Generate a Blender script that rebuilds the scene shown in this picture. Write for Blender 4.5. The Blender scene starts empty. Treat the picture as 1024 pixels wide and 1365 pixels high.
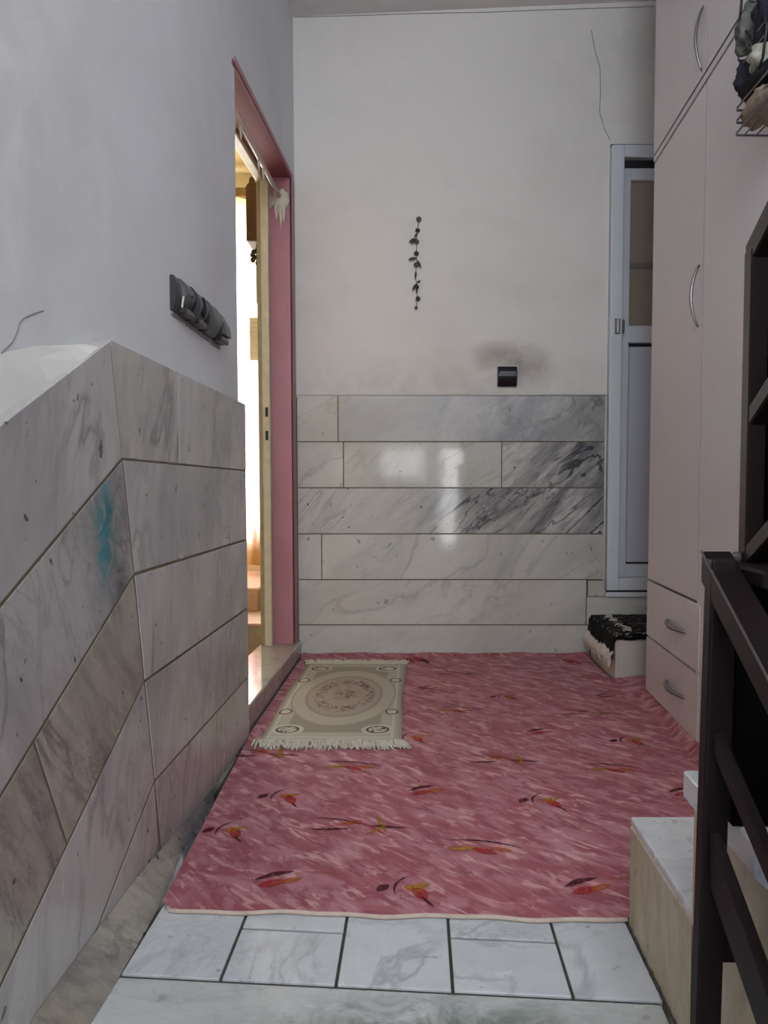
import bpy, bmesh, math, random
from mathutils import Vector, Matrix, noise
random.seed(7)
C = bpy.context.scene.collection
S = bpy.context.scene
R = math.radians

# ------------------------------------------------------------------ camera
cam = bpy.data.cameras.new('camera'); camo = bpy.data.objects.new('camera', cam); C.objects.link(camo)
camo.location = (0, 0, .73); camo.rotation_euler = (R(90-3), 0, 0)
cam.sensor_width = 36; cam.sensor_fit = 'AUTO'; cam.lens = 1025/1365*36
cam.shift_x = -45/1365; cam.shift_y = 20.2/1365; cam.clip_start = .02
S.camera = camo
# ------------------------------------------------------------------ world, lights, exposure
w = bpy.data.worlds.new('world'); S.world = w; w.use_nodes = True
w.node_tree.nodes['Background'].inputs[0].default_value = (.86, .93, 1, 1)
w.node_tree.nodes['Background'].inputs[1].default_value = 4.0
def area(name, loc, direction, sx, sy, power, col):
    l = bpy.data.lights.new(name, 'AREA'); l.shape = 'RECTANGLE'; l.size = sx; l.size_y = sy; l.energy = power; l.color = col
    o = bpy.data.objects.new(name, l); C.objects.link(o); o.location = loc
    o.rotation_euler = Vector(direction).to_track_quat('-Z', 'Z').to_euler()
    return o
area('stair_window_light', (-.05, -1.50, 2.14), (0, 1, -.1), .95, .72, 35, (.88, .94, 1))
area('right_fill_light', (1.25, -.95, 2.1), (-1, .55, -.05), .8, .9, 7.5, (.88, .93, 1))  # fill added to brighten the left wall; the right wall has no window
area('low_window_light', (.40, -1.52, .63), (0, 1, 0), .26, .95, 3.8, (1, .97, .92))
area('wide_window_light', (-.16, -1.51, .98), (0, 1, 0), .45, .28, .8, (1, .97, .92))
area('skylight', (.45, -.25, 2.62), (0, .1, -1), 1.3, 1.3, 7.5, (.88, .93, 1))
area('side_room_window_light', (-1.44, 4.67, 1.4), (.05, -1, 0), .85, 2.0, 60, (1, .97, .93))
S.view_settings.view_transform = 'Standard'; S.view_settings.look = 'None'
S.view_settings.gamma = 1; S.view_settings.use_curve_mapping = False
S.view_settings.exposure = 0

# ------------------------------------------------------------------ helpers
def lin(c):
    if isinstance(c, str): c = tuple(int(c[i:i+2], 16)/255 for i in (0, 2, 4))
    return tuple(x/12.92 if x <= .04045 else ((x+.055)/1.055)**2.4 for x in c) + (1,)

class MB:
    def __init__(s): s.v = []; s.f = []; s.m = []; s.k = 0
    def add(s, vs, fs):
        b = len(s.v); s.v += [tuple(v) for v in vs]
        for f in fs: s.f.append([b+i for i in f]); s.m.append(s.k)
        return s
    def box(s, x0, x1, y0, y1, z0, z1):
        return s.add([(x0,y0,z0),(x1,y0,z0),(x1,y1,z0),(x0,y1,z0),(x0,y0,z1),(x1,y0,z1),(x1,y1,z1),(x0,y1,z1)],
                     [(3,2,1,0),(4,5,6,7),(0,1,5,4),(1,2,6,5),(2,3,7,6),(3,0,4,7)])
    def prism(s, poly, fn0, fn1):            # poly of 2D points, two functions giving the end caps
        n = len(poly); vs = [fn0(p) for p in poly]+[fn1(p) for p in poly]
        fs = [tuple(range(n))[::-1], tuple(range(n, 2*n))]+[(i, (i+1) % n, n+(i+1) % n, n+i) for i in range(n)]
        return s.add(vs, fs)
    def yz(s, poly, x0, x1): return s.prism(poly, lambda p: (x0, p[0], p[1]), lambda p: (x1, p[0], p[1]))
    def xz(s, poly, y0, y1): return s.prism(poly, lambda p: (p[0], y1, p[1]), lambda p: (p[0], y0, p[1]))
    def xy(s, poly, z0, z1): return s.prism(poly, lambda p: (p[0], p[1], z0), lambda p: (p[0], p[1], z1))
    def tube(s, pts, r, n=8, cap=True):
        pts = [Vector(p) for p in pts]; rs = r if isinstance(r, (list, tuple)) else [r]*len(pts)
        vs = []; up = None
        for i, p in enumerate(pts):
            t = (pts[min(i+1, len(pts)-1)]-pts[max(i-1, 0)]).normalized()
            if up is None: up = Vector((0, 0, 1)) if abs(t.z) < .9 else Vector((1, 0, 0))
            a = t.cross(up).normalized(); b = a.cross(t).normalized(); up = b
            for k in range(n):
                q = 2*math.pi*k/n; vs.append(p+a*math.cos(q)*rs[i]+b*math.sin(q)*rs[i])
        fs = [(i*n+k, i*n+(k+1) % n, (i+1)*n+(k+1) % n, (i+1)*n+k) for i in range(len(pts)-1) for k in range(n)]
        if cap: fs += [tuple(range(n))[::-1], tuple((len(pts)-1)*n+k for k in range(n))]
        return s.add(vs, fs)
    def ball(s, c, rx, ry, rz, n=10, m=7, wob=0, seed=0, fr=9):
        vs = []; fs = []
        for i in range(m+1):
            a = math.pi*i/m
            for k in range(n):
                b = 2*math.pi*k/n; d = Vector((math.sin(a)*math.cos(b), math.sin(a)*math.sin(b), math.cos(a)))
                q = 1+wob*noise.noise(d*fr*.25+Vector((seed, seed*2.3, 0))) if wob else 1
                vs.append((c[0]+rx*d.x*q, c[1]+ry*d.y*q, c[2]+rz*d.z*q))
        for i in range(m):
            for k in range(n): fs.append((i*n+k, (i+1)*n+k, (i+1)*n+(k+1) % n, i*n+(k+1) % n))
        return s.add(vs, fs)
    def build(s, name, mat, parent=None, bevel=0, smooth=False, seg=1):
        me = bpy.data.meshes.new(name); me.from_pydata(s.v, [], s.f)
        mats = mat if isinstance(mat, (list, tuple)) else [mat]
        for m in mats: me.materials.append(m)
        for p, k in zip(me.polygons, s.m): p.material_index = k
        b = bmesh.new(); b.from_mesh(me)
        bmesh.ops.recalc_face_normals(b, faces=b.faces)
        if bevel:
            bmesh.ops.bevel(b, geom=[e for e in b.edges if len(e.link_faces) == 2 and e.calc_face_angle(0) > .3], offset=bevel, segments=seg, affect='EDGES', profile=.5)
        if smooth:
            for f in b.faces: f.smooth = True
        b.to_mesh(me); b.free()
        o = bpy.data.objects.new(name, me); C.objects.link(o)
        if parent is not None: o.parent = parent
        return o

def tag(o, label=None, cat=None, group=None, kind=None):
    if label: o['label'] = label
    if cat: o['category'] = cat
    if group: o['group'] = group
    if kind: o['kind'] = kind
    return o
def thing(name, label=None, cat=None, loc=(0, 0, 0), group=None, kind=None):
    o = bpy.data.objects.new(name, None); C.objects.link(o); o.location = loc; o.empty_display_size = .05
    return tag(o, label, cat, group, kind)
def settle(root):
    """keep the children where they were built when the root Empty stands at the thing's base"""
    for ch in [o for o in bpy.data.objects if o.parent == root]:
        ch.matrix_parent_inverse = Matrix.Translation(-root.location)

# ------------------------------------------------------------------ materials
class NT:
    def __init__(s, name):
        s.m = bpy.data.materials.new(name); s.m.use_nodes = True; s.t = s.m.node_tree; s.n = s.t.nodes; s.p = s.n['Principled BSDF']
        s.out = s.n['Material Output']
    def node(s, ty, **kw):
        n = s.n.new(ty)
        for k, v in kw.items():
            if k in n.inputs: s.set(n.inputs[k], v)
            else: setattr(n, k, v)
        return n
    def set(s, sock, v):
        if isinstance(v, bpy.types.NodeSocket): s.t.links.new(v, sock)
        else: sock.default_value = v
    def math(s, op, a, b=0., c=None, clamp=False):
        n = s.n.new('ShaderNodeMath'); n.operation = op; n.use_clamp = clamp
        s.set(n.inputs[0], a); s.set(n.inputs[1], b)
        if c is not None: s.set(n.inputs[2], c)
        return n.outputs[0]
    def coords(s, rot=(0, 0, 0), scale=(1, 1, 1), rnd=False):
        c = s.n.new('ShaderNodeTexCoord').outputs['Object']
        if rnd:
            i = s.n.new('ShaderNodeObjectInfo'); v = s.n.new('ShaderNodeVectorMath'); v.operation = 'MULTIPLY_ADD'
            s.set(v.inputs[0], i.outputs['Random']); v.inputs[1].default_value = (37, 23, 51); s.set(v.inputs[2], c); c = v.outputs[0]
        m = s.n.new('ShaderNodeMapping'); s.set(m.inputs['Vector'], c); m.inputs['Rotation'].default_value = rot
        if tuple(scale) == (1, 1, 1): return m.outputs[0]
        q = s.n.new('ShaderNodeVectorMath'); q.operation = 'MULTIPLY'; s.set(q.inputs[0], m.outputs[0]); q.inputs[1].default_value = scale
        return q.outputs[0]
    def noise(s, vec, scale, detail=4, rough=.55, dist=0.):
        n = s.n.new('ShaderNodeTexNoise'); s.set(n.inputs['Vector'], vec); n.inputs['Scale'].default_value = scale
        n.inputs['Detail'].default_value = detail; n.inputs['Roughness'].default_value = rough; n.inputs['Distortion'].default_value = dist
        return n.outputs['Fac']
    def ramp(s, f, a, b, lo=0., hi=1.):
        n = s.n.new('ShaderNodeMapRange'); n.clamp = True; s.set(n.inputs[0], f)
        n.inputs[1].default_value = a; n.inputs[2].default_value = b; n.inputs[3].default_value = lo; n.inputs[4].default_value = hi
        return n.outputs[0]
    def mix(s, f, a, b, mode='MIX'):
        n = s.n.new('ShaderNodeMix'); n.data_type = 'RGBA'; n.blend_type = mode
        s.set(n.inputs[0], f); s.set(n.inputs[6], a); s.set(n.inputs[7], b); return n.outputs[2]
    def bump(s, h, strength=.2, dist=.01):
        n = s.n.new('ShaderNodeBump'); s.set(n.inputs['Height'], h); n.inputs['Strength'].default_value = strength; n.inputs['Distance'].default_value = dist
        s.set(s.p.inputs['Normal'], n.outputs[0])
    def fin(s, col, rough=.5, metal=0., spec=None):
        s.set(s.p.inputs['Base Color'], col); s.set(s.p.inputs['Roughness'], rough); s.p.inputs['Metallic'].default_value = metal
        if spec is not None: s.p.inputs['Specular IOR Level'].default_value = spec
        return s.m
    def sphere(s, c, r, stretch=(1, 1, 1)):      # 1 at the centre, 0 at radius
        t = s.n.new('ShaderNodeTexCoord').outputs['Object']
        v = s.n.new('ShaderNodeVectorMath'); v.operation = 'SUBTRACT'; s.set(v.inputs[0], t); v.inputs[1].default_value = c
        q = s.n.new('ShaderNodeVectorMath'); q.operation = 'MULTIPLY'; s.set(q.inputs[0], v.outputs[0]); q.inputs[1].default_value = stretch
        l = s.n.new('ShaderNodeVectorMath'); l.operation = 'LENGTH'; s.set(l.inputs[0], q.outputs[0])
        return s.ramp(l.outputs['Value'], 0, r, 1, 0)

def plain(name, col, rough=.5, metal=0., var=.08, scale=12, spec=None, bump=0):
    n = NT(name); c = lin(col); v = n.coords(); f = n.noise(v, scale, 4)
    d = tuple(max(0, x*(1-var*2.2)) for x in c[:3])+(1,); l = tuple(min(1, x*(1+var)) for x in c[:3])+(1,)
    if bump: n.bump(f, bump, .004)
    return n.fin(n.mix(f, d, l), rough, metal, spec)

def marble(name, base, dark, amt=.5, vein=.5, rot=(0, 0, 0), scale=(1, 1, 1), vs=3.2, rough=.16, specks=.6, warm=None, focus=None, stain=None):
    n = NT(name); v = n.coords(rot, scale, True); b = lin(base); d = lin(dark)
    cloud = n.ramp(n.noise(v, 2.6, 6, .62, .8), .42, .78, 0, amt)
    vn = n.math('ABSOLUTE', n.math('SUBTRACT', n.noise(v, vs, 5, .55, 1.1), .5))
    v1 = n.ramp(vn, 0, .026, vein, 0)
    v1 = n.math('MULTIPLY', v1, n.ramp(n.noise(v, 1.9, 3), .42, .62))
    vn2 = n.math('ABSOLUTE', n.math('SUBTRACT', n.noise(v, vs*2.3, 6, .6, 2.), .52))
    v2 = n.math('MULTIPLY', n.ramp(vn2, 0, .03, vein*.7, 0), n.ramp(n.noise(v, 3.1, 3), .5, .66))
    fine = n.ramp(n.noise(v, 24, 6, .7), .45, .75, 0, amt*.35)
    sp = n.ramp(n.noise(n.coords(rnd=True), 34, 2, .5), .705, .74, 0, specks)
    if focus:                                   # stone that gets darker and more veined towards one place
        g = n.math('ADD', n.sphere(*focus[:3]), 0); g = n.ramp(g, 0, .8, focus[3], focus[4])
        cloud = n.math('MULTIPLY', cloud, g); v1 = n.math('MULTIPLY', v1, g); v2 = n.math('MULTIPLY', v2, g); fine = n.math('MULTIPLY', fine, g)
    col = n.mix(n.math('MINIMUM', cloud, .9), b, d)
    if warm:
        col = n.mix(n.ramp(n.noise(v, 1.6, 4), .5, .72, 0, .6), col, lin(warm))
    col = n.mix(n.math('MINIMUM', fine, .9), col, d)
    dk = tuple(x*.42 for x in d[:3])+(1,)
    col = n.mix(n.math('MINIMUM', v1, .95), col, dk)
    col = n.mix(n.math('MINIMUM', v2, .95), col, dk)
    col = n.mix(sp, col, lin('3a3636'))
    if stain:
        for (c, r, st, sc, k) in stain:
            f = n.math('MULTIPLY', n.sphere(c, r, st), n.ramp(n.noise(n.coords(), 14, 5, .7, 1.), .36, .62))
            col = n.mix(n.math('MULTIPLY', f, k, clamp=True), col, lin(sc))
    n.bump(n.noise(v, 9, 3), .04, .01)
    return n.fin(col, n.ramp(n.noise(v, 6, 4), .3, .7, rough*.8, rough*1.5))

def plaster_mat(name, base, dirt, amt=.4, stains=()):
    n = NT(name); v = n.coords()
    f = n.ramp(n.noise(v, 1.7, 6, .6, .4), .45, .75, 0, amt)
    col = n.mix(f, lin(base), lin(dirt))
    col = n.mix(n.ramp(n.noise(v, 11, 5, .7), .55, .8, 0, amt*.35), col, lin(dirt))
    for (c, r, st, sc, k) in stains:
        g = n.math('MULTIPLY', n.sphere(c, r, st), n.ramp(n.noise(v, 9, 4, .6, .6), .32, .6, .25, 1))
        col = n.mix(n.math('MULTIPLY', g, k, clamp=True), col, lin(sc))
    n.bump(n.noise(v, 16, 5), .12, .01)
    return n.fin(col, .75)

WBX = -.517
M = {}
M['plaster_left'] = plaster_mat('plaster_left', 'dcdde1', 'bfbcbc', .45, [((WBX, .95, 1.2), .45, (1, .8, 1), 'b5ada2', .5)])
M['plaster_back'] = plaster_mat('plaster_back', 'dedad6', 'c2bbb4', .45,
    [((.40, 3.29, 1.255), .17, (1, 1, 1.5), '766b60', .75), ((.31, 3.29, 1.29), .1, (1, 1, 1.4), '877c71', .6), ((.49, 3.29, 1.25), .12, (1, 1, 1.2), '8a7f74', .6),
     ((.1, 3.29, 1.14), .75, (.55, 1, 4), 'b4ada4', .5), ((.95, 3.29, 2.5), .6, (1, 1, .8), 'b5b0ac', .35)])
M['ceiling'] = plaster_mat('ceiling_paint', 'e0dcdc', 'c2bdbc', .5)
M['plaster_ridge'] = plaster_mat('plaster_ridge', 'c9c6c2', 'b0aaa3', .5)
M['grout'] = plain('grout', '6e6553', .9, var=.25, scale=30)
M['grout_dark'] = plain('dark_floor_joint', '4b463f', .95, var=.3, scale=40)
M['fillet'] = plain('dirty_cement_fillet', 'a19b91', .8, var=.25, scale=14)
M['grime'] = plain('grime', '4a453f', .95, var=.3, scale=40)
M['marble_back'] = marble('marble_back', 'c8c6c0', '96968f', .6, .3, (0, R(38), 0), (.6, 1, 1.2), 2.6, .065, .45, 'bfb9ac')
M['marble_back_row1'] = marble('marble_back_row1', 'c0bfbd', '7f838a', .75, .35, (0, R(38), 0), (.55, 1, 1.3), 2.6, .075, .7, 'b9b2a6', ((.72, 3.27, 1.05), .75, (1, 1, 1), .6, 2.0))
M['marble_back_veined'] = marble('marble_back_veined', 'c4c1bc', '6d6c70', .85, .85, (0, R(42), 0), (.45, 1, 1.7), 4.6, .065, .8, None, ((.78, 3.27, .75), .95, (1, 1, 1), .4, 3.0))
M['marble_left'] = marble('marble_left', 'bdb9b6', '7b7880', .8, .6, (R(12), 0, 0), (1, 1.3, .5), 2.8, .2, .8, 'aea594')
M['marble_left_dark'] = marble('marble_left_dark', 'aaa398', '545158', 1.4, .8, (R(-35), 0, 0), (1, 1.8, .6), 3.2, .22, .8, '8f8266')
M['marble_left_teal'] = marble('marble_left_teal', 'b4b0ae', '74727a', .85, .5, (R(-30), 0, 0), (1, 1.7, .6), 3.0, .2, .9, None, None,
    [((-.49, 1.205, .655), .10, (1, 1.9, .85), '2f7f88', 1.9), ((-.49, 1.26, .61), .15, (1, 2.4, .7), '4f4e58', 1.2)])
M['floor_marble'] = marble('floor_marble', 'cdd0d3', '8d9398', .45, .4, (0, 0, R(30)), (1, 1, 1), 2.6, .2, .35)
M['tread_marble'] = marble('tread_marble', 'cdd0d3', 'a8abb0', .4, .3, (0, 0, R(60)), (1, 1, 1), 2.6, .25, .3, 'cfc8b4')
M['nosing_marble'] = marble('nosing_marble', 'c8cac9', '7f8883', .5, .2, (0, 0, 0), (.8, 1.6, 1), 2.0, .24, .3, None, None,
    [((.0, 1.0, 0), .3, (.9, 3.2, 1), '6f7a73', 1.5)])
def stained_stone():
    n = NT('stained_step_stone'); v = n.coords(scale=(1, 1.1, .6))
    col = n.mix(n.ramp(n.noise(v, 9, 6, .65, .5), .35, .7), lin('bfb6a3'), lin('9f9176'))
    col = n.mix(n.ramp(n.noise(n.coords(scale=(1, 1.5, .5)), 17, 6, .7, 1), .5, .72, 0, .6), col, lin('857658'))
    col = n.mix(n.ramp(n.noise(n.coords(), 5, 5, .65), .46, .62, 0, .65), col, lin('b39a7c'))
    col = n.mix(n.ramp(n.noise(n.coords(), 26, 4, .7), .62, .74, 0, .6), col, lin('4f4a3e'))
    n.bump(n.noise(v, 20, 5), .2, .01)
    return n.fin(col, .55)
M['step_side'] = stained_stone()
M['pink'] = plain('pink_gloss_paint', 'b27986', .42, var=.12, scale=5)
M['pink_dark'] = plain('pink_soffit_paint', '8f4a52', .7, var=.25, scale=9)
M['cream_metal'] = plain('cream_metal_paint', 'd9cfb2', .35, var=.15, scale=20)
M['cream_metal_edge'] = plain('cream_metal_edge', 'a89c80', .45, var=.2, scale=25)
M['sill'] = marble('sill_stone', 'a9a39a', '6f6a64', .7, .25, (0, 0, 0), (1, 1, 1), 4, .12, .3)
M['black_plastic'] = plain('black_plastic', '2a292d', .32, var=.1)
M['grey_plastic'] = plain('charcoal_plastic', '4a494e', .35, var=.08)
M['black_socket'] = plain('blue_black_socket', '16181f', .2, var=.1)
M['pvc'] = plain('white_frame_paint', 'd4d8de', .3, var=.05, scale=8)
M['pvc_panel'] = plain('white_door_panel', 'c9cad6', .35, var=.04, scale=6)
M['seal'] = plain('black_seal', '15141a', .6)
M['metal'] = plain('brushed_metal', '9a979b', .3, 1.0, var=.08)
M['handle_metal'] = plain('satin_handle', '8c888c', .32, .9, var=.08)
M['railing'] = plain('brown_railing_paint', '1b1313', .5, var=.2, scale=18, spec=.15)
M['railing_edge'] = plain('railing_edge_highlight', '4d4547', .4, var=.25, scale=40)
M['black_sheet'] = plain('black_sheet', '060405', .7, var=.2, spec=.05)
M['box_white'] = plain('box_laminate', 'c9bfb4', .5, var=.05)
M['black_cloth_edge'] = plain('cream_fringe', 'd5c8bd', .9, var=.2, scale=60)
M['rug_fringe'] = plain('rug_fringe', 'd2cbbb', .9, var=.2, scale=60)
M['wood'] = plain('dark_brown_wood', '5d3d23', .5, var=.25, scale=10)
M['rod'] = plain('rod_paint', 'c4b0a6', .45, var=.15, scale=25)
M['putty'] = plain('plaster_blob', 'd3cabd', .7, var=.12, scale=30)
M['leaf'] = plain('dried_leaf', '4c4a3a', .8, var=.3, scale=60)
M['blossom'] = plain('dried_blossom', '6d6664', .8, var=.3, scale=60)
M['string'] = plain('string', '6a645c', .9)
M['room_wall'] = plain('cream_room_wall', 'e6d8b8', .8, var=.06, scale=3)
M['room_step'] = plain('peach_step_tile', 'd8b595', .5, var=.2, scale=14)
M['room_riser'] = stained_stone()
M['valance'] = plain('khaki_rail', '8f7a4c', .6)
M['louvre'] = plain('cream_louvre', 'ebe5d0', .5)
M['wire'] = plain('grey_wire', '6f6c72', .35, .6)
M['cable'] = plain('black_cable', '101015', .45)

def laminate():
    n = NT('pale_pink_laminate'); v = n.coords(scale=(14, 14, .6))
    col = n.mix(n.noise(v, 6, 4, .6), lin('d3ced1'), lin('c4bdc1'))
    return n.fin(col, .33)
M['laminate'] = laminate()
M['carcass_gap_dark'] = plain('dark_carcass_gap_shade', '3a3336', .5)  # dark carcass tone, also painted shade for the door gaps

def carpet_mat():
    n = NT('pink_carpet_pile')
    v = n.coords((0, 0, R(44)), (1, 2.3, 1))
    f = n.noise(v, 9, 5, .6, .8)
    col = n.mix(n.ramp(f, .42, .60), lin('96505a'), lin('b8828a'))
    g = n.noise(n.coords((0, 0, R(48)), (1, 2.2, 1)), 6, 4, .6, .6)
    col = n.mix(n.ramp(g, .45, .68, 0, .75), col, lin('a0585f'))
    h = n.noise(n.coords((0, 0, R(42)), (1, 3.0, 1)), 14, 4, .58, .9)
    col = n.mix(n.ramp(h, .535, .64, 0, .85), col, lin('d3a5a2'))
    h2 = n.noise(n.coords((0, 0, R(50)), (1, 2.8, 1)), 12, 3, .55, .8)
    col = n.mix(n.ramp(h2, .55, .64, 0, .7), col, lin('864450'))
    col = n.mix(n.ramp(n.noise(n.coords(), 2.2, 3), .45, .7, 0, .35), col, lin('a05a62'))
    fz = n.noise(n.coords(), 260, 3, .7)
    col = n.mix(n.ramp(fz, .3, .7, 0, .22), col, lin('9c4753'))
    n.bump(fz, .35, .004)
    n.p.inputs['Sheen Weight'].default_value = .1
    return n.fin(col, .92, spec=.15)
M['carpet'] = carpet_mat()
M['carpet_edge'] = plain('carpet_backing', 'c9b6a8', .9, var=.15, scale=50)
def dye(name, c, a):
    n = NT(name); n.fin(n.mix(n.noise(n.coords((0, 0, R(44)), (1, 4, 1)), 24, 3), lin(c), tuple(x*.75 for x in lin(c)[:3])+(1,)), .92, spec=.1)
    t = n.node('ShaderNodeBsdfTransparent'); mx = n.node('ShaderNodeMixShader')
    n.set(mx.inputs[0], n.ramp(n.noise(n.coords(), 90, 3), .32, .55, a*.55, a)); n.set(mx.inputs[1], t.outputs[0]); n.set(mx.inputs[2], n.p.outputs[0])
    n.set(n.out.inputs[0], mx.outputs[0]); return n.m
DYES = [dye('dye_maroon', '5a1f2a', .8), dye('dye_red', 'bb3a38', .7), dye('dye_orange', 'c9702f', .62), dye('dye_yellow', 'bf8d35', .62)]

# ================================================================== STRUCTURE
BY = 3.27           # face of the back cladding
PY = 3.29           # plaster face behind it
PX = WBX            # plaster face of the left wall
MX = -.49           # face of the left cladding
NY = 2.2            # near edge of the side doorway

# ---- floor: landing slab, tiles, nosing, lower flight
floor = MB().xy([(-.445, .93), (.345, .93), (.345, 1.25), (1.4, 1.25), (1.4, 3.3), (-.655, 3.3), (-.655, 2.2), (-.49, 2.2), (-.45, 1.5)], -.12, -.004).build('floor', M['grout_dark'])
tag(floor, kind='structure')
def skew(x, y): return y-.0775*(x+.04)
def tile(x0, x1, y0, y1, m='floor_marble'):
    g = .0025; h = .0036
    return MB().xy([(x0+g, skew(x0, y0)+h), (x1-g, skew(x1, y0)+h), (x1-g, skew(x1, y1)-h), (x0+g, skew(x0, y1)-h)], -.02, 0).build('floor_tile', M[m], floor, bevel=.0007)
cols = [-.447, -.293, -.12, .051, .223, .3505]
for i in range(5):
    a, b = cols[i], cols[i+1]
    if i % 2 == 0:
        tile(a, b, 1.083, 1.34); tile(a, b, 1.34, 1.62)
    else:
        tile(a, b, 1.083, 1.218); tile(a, b, 1.218, 1.42)
nz = MB().xy([(-.449, .93), (.342, .93), (.345, skew(.345, 1.08)), (-.447, skew(-.447, 1.08))], -.04, 0).build('nosing_slab', M['nosing_marble'], floor, bevel=.004, seg=2)
for k in range(1, 5):
    MB().box(-.486, .34, .93-.28*k, .93-.28*(k-1)+.02, -.19*k-.6, -.19*k).build('lower_step', M['floor_marble'], floor, bevel=.003)
MB().box(-.486, 1.4, -1.6, -.19, -.95, -.76).build('lower_floor', M['floor_marble'], floor)

# ---- left wall: plaster body, marble dado
wl = MB()
wl.box(-.652, PX, -1.6, NY+.03, -.9, 2.8)
wl.yz([(NY+.03, 1.917), (3.2, 1.993), (PY, 2.0), (PY, 2.8), (NY+.03, 2.8)], -.652, PX)      # over the doorway
wl.box(-.652, PX, 3.2, PY+.1, -.1, 2.0)                                           # far jamb
wall_left = tag(wl.build('wall_left', M['plaster_left']), kind='structure')
MB().yz([(NY-.003, -.02), (NY-.003, .955), (1.24, .955), (-.9, -.07), (-.9, -1), (1.2, -.4)], PX-.002, MX-.0005).build('mortar_bed', M['grout'], wall_left)
mit = [(1.239, .965), (1.281, .777), (1.322, .579), (1.362, .382), (1.405, .183), (1.443, -.006), (1.49, -.2)]
SL = .485
def down(p, y): return (y, p[1]-SL*(p[0]-y))
def slab(poly, m, nm='marble_slab', g=.0035, tilt=0):
    c = (sum(p[0] for p in poly)/len(poly), sum(p[1] for p in poly)/len(poly))
    # shrink every edge by g: offset polygon
    n = len(poly); out = []
    for i in range(n):
        p0, p1, p2 = Vector(poly[i-1]), Vector(poly[i]), Vector(poly[(i+1) % n])
        d1 = (p1-p0).normalized(); d2 = (p2-p1).normalized()
        n1 = Vector((-d1.y, d1.x)); n2 = Vector((-d2.y, d2.x))
        if n1.dot(Vector(c)-p1) < 0: n1 = -n1
        if n2.dot(Vector(c)-p1) < 0: n2 = -n2
        k = g/max(.2, 1+n1.dot(n2))
        out.append(tuple(p1+(n1+n2)*k))
    return out
def lslab(poly, m, off=0., g=.0029):
    return MB().yz(slab(poly, m, g=g), PX-.001, MX+off).build('marble_slab', M[m], wall_left, bevel=.0004)
E_ = NY
for i in range(5):
    a, b = mit[i], mit[i+1]
    if i == 4:
        lslab([(1.818, a[1]), (E_, a[1]), (E_, .0), (1.818, .0)], 'marble_left', .0005)
        lslab([a, (1.818, a[1]), (1.818, .0), (b[0], .0)], 'marble_left', 0)
    elif i == 0:
        lslab([a, (1.585, a[1]), (1.585, b[1]), b], 'marble_left', 0, .0012)
        lslab([(1.585, a[1]), (E_, a[1]), (E_, b[1]), (1.585, b[1])], 'marble_left', .0006, .0012)
    else:
        lslab([a, (E_, a[1]), (E_, b[1]), b], 'marble_left', (.001, 0, .0008)[i % 3])
def perp(p, q, t):      # joint across a sloping course, square to it
    return p
S_END = -.85
def course(i, joints, mats):
    a, b = mit[i], mit[i+1]
    cut = [(a, b)]
    for y in joints:
        t = down(a, y); bt = (y+.19*.39, 0); bt = down(b, y+.085); cut.append((t, bt))
    cut.append((down(a, S_END), down(b, S_END+.085)))
    for (t0, b0), (t1, b1), m in zip(cut, cut[1:], mats): lslab([t0, b0, b1, t1], m)
course(0, [.62], ['marble_left', 'marble_left'])
course(1, [.55], ['marble_left_teal', 'marble_left'])
course(2, [.985-.02], ['marble_left_dark', 'marble_left_dark'])
course(3, [.3], ['marble_left', 'marble_left'])
# the lowest two courses are narrow strips
a, b = mit[4], mit[5]; h = (1.422, .055)
lslab([a, h, down(h, S_END), down(a, S_END)], 'marble_left')
lslab([h, b, down(b, S_END), down(h, S_END)], 'marble_left')
lslab([b, mit[6], down(mit[6], S_END), down(b, S_END)], 'marble_left_dark')
# sloping mortar cap above the dado
rg = MB()
def ridge(y, z, n):
    return [(PX-.001, y, z+.07), (PX+.007, y, z+.05+.006*n), (MX-.006, y, z+.006), (MX-.004, y, z-.004), (PX-.001, y, z-.01)]
ys = [S_END+.09*i for i in range(23)]+[1.17, 1.205]
rows = []
for j, y in enumerate(ys):
    z = down(mit[0], y)[1]; k = random.uniform(-.6, .6)
    q = ridge(y, z, k)
    if y > .98: q = [(p[0], p[1], z-.002+(p[2]-z)*max(.06, 1-(y-.98)/.24)) for p in q]
    rows += q
fs = [(5*j+k, 5*j+(k+1) % 5, 5*(j+1)+(k+1) % 5, 5*(j+1)+k) for j in range(len(ys)-1) for k in range(5)]
rg.add(rows, fs+[(4, 3, 2, 1, 0), tuple(5*(len(ys)-1)+k for k in range(5))]); rg.build('mortar_cap', M['plaster_ridge'], wall_left, smooth=False)
def crack(pts, parent, m, r=.0012):
    return MB().tube(pts, r, 5).build('plaster_crack', m, parent)
M['crack'] = plain('crack_shadow', '77726d', .9)
crack([(PX, 0.947, 0.883), (PX, 0.972, 0.901), (PX, 0.991, 0.914), (PX, 1.002, 0.927), (PX, 1.009, 0.941), (PX, 1.022, 0.951), (PX, 1.047, 0.962), (PX, 1.076, 0.973)], wall_left, M['crack'], .0009)
# skirting fillet between dado and landing floor
sk = MB()
rows = []
for y, wdt, hh in [(2.19, .0035, .012), (1.8, .006, .012), (1.5, .02, .035), (1.3, .04, .052), (1.1, .045, .056), (.94, .045, .056)]:
    rows += [(MX-.002, y, -.02), (MX+wdt, y, -.02), (MX+wdt, y, .001), (MX-.002+.003, y, hh)]
sk.add(rows, [(4*j+k, 4*j+(k+1) % 4, 4*(j+1)+(k+1) % 4, 4*(j+1)+k) for j in range(5) for k in range(4)]+[(3, 2, 1, 0), (20, 21, 22, 23)])
tag(sk.build('baseboard_left', M['marble_left_dark']), kind='structure')

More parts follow.
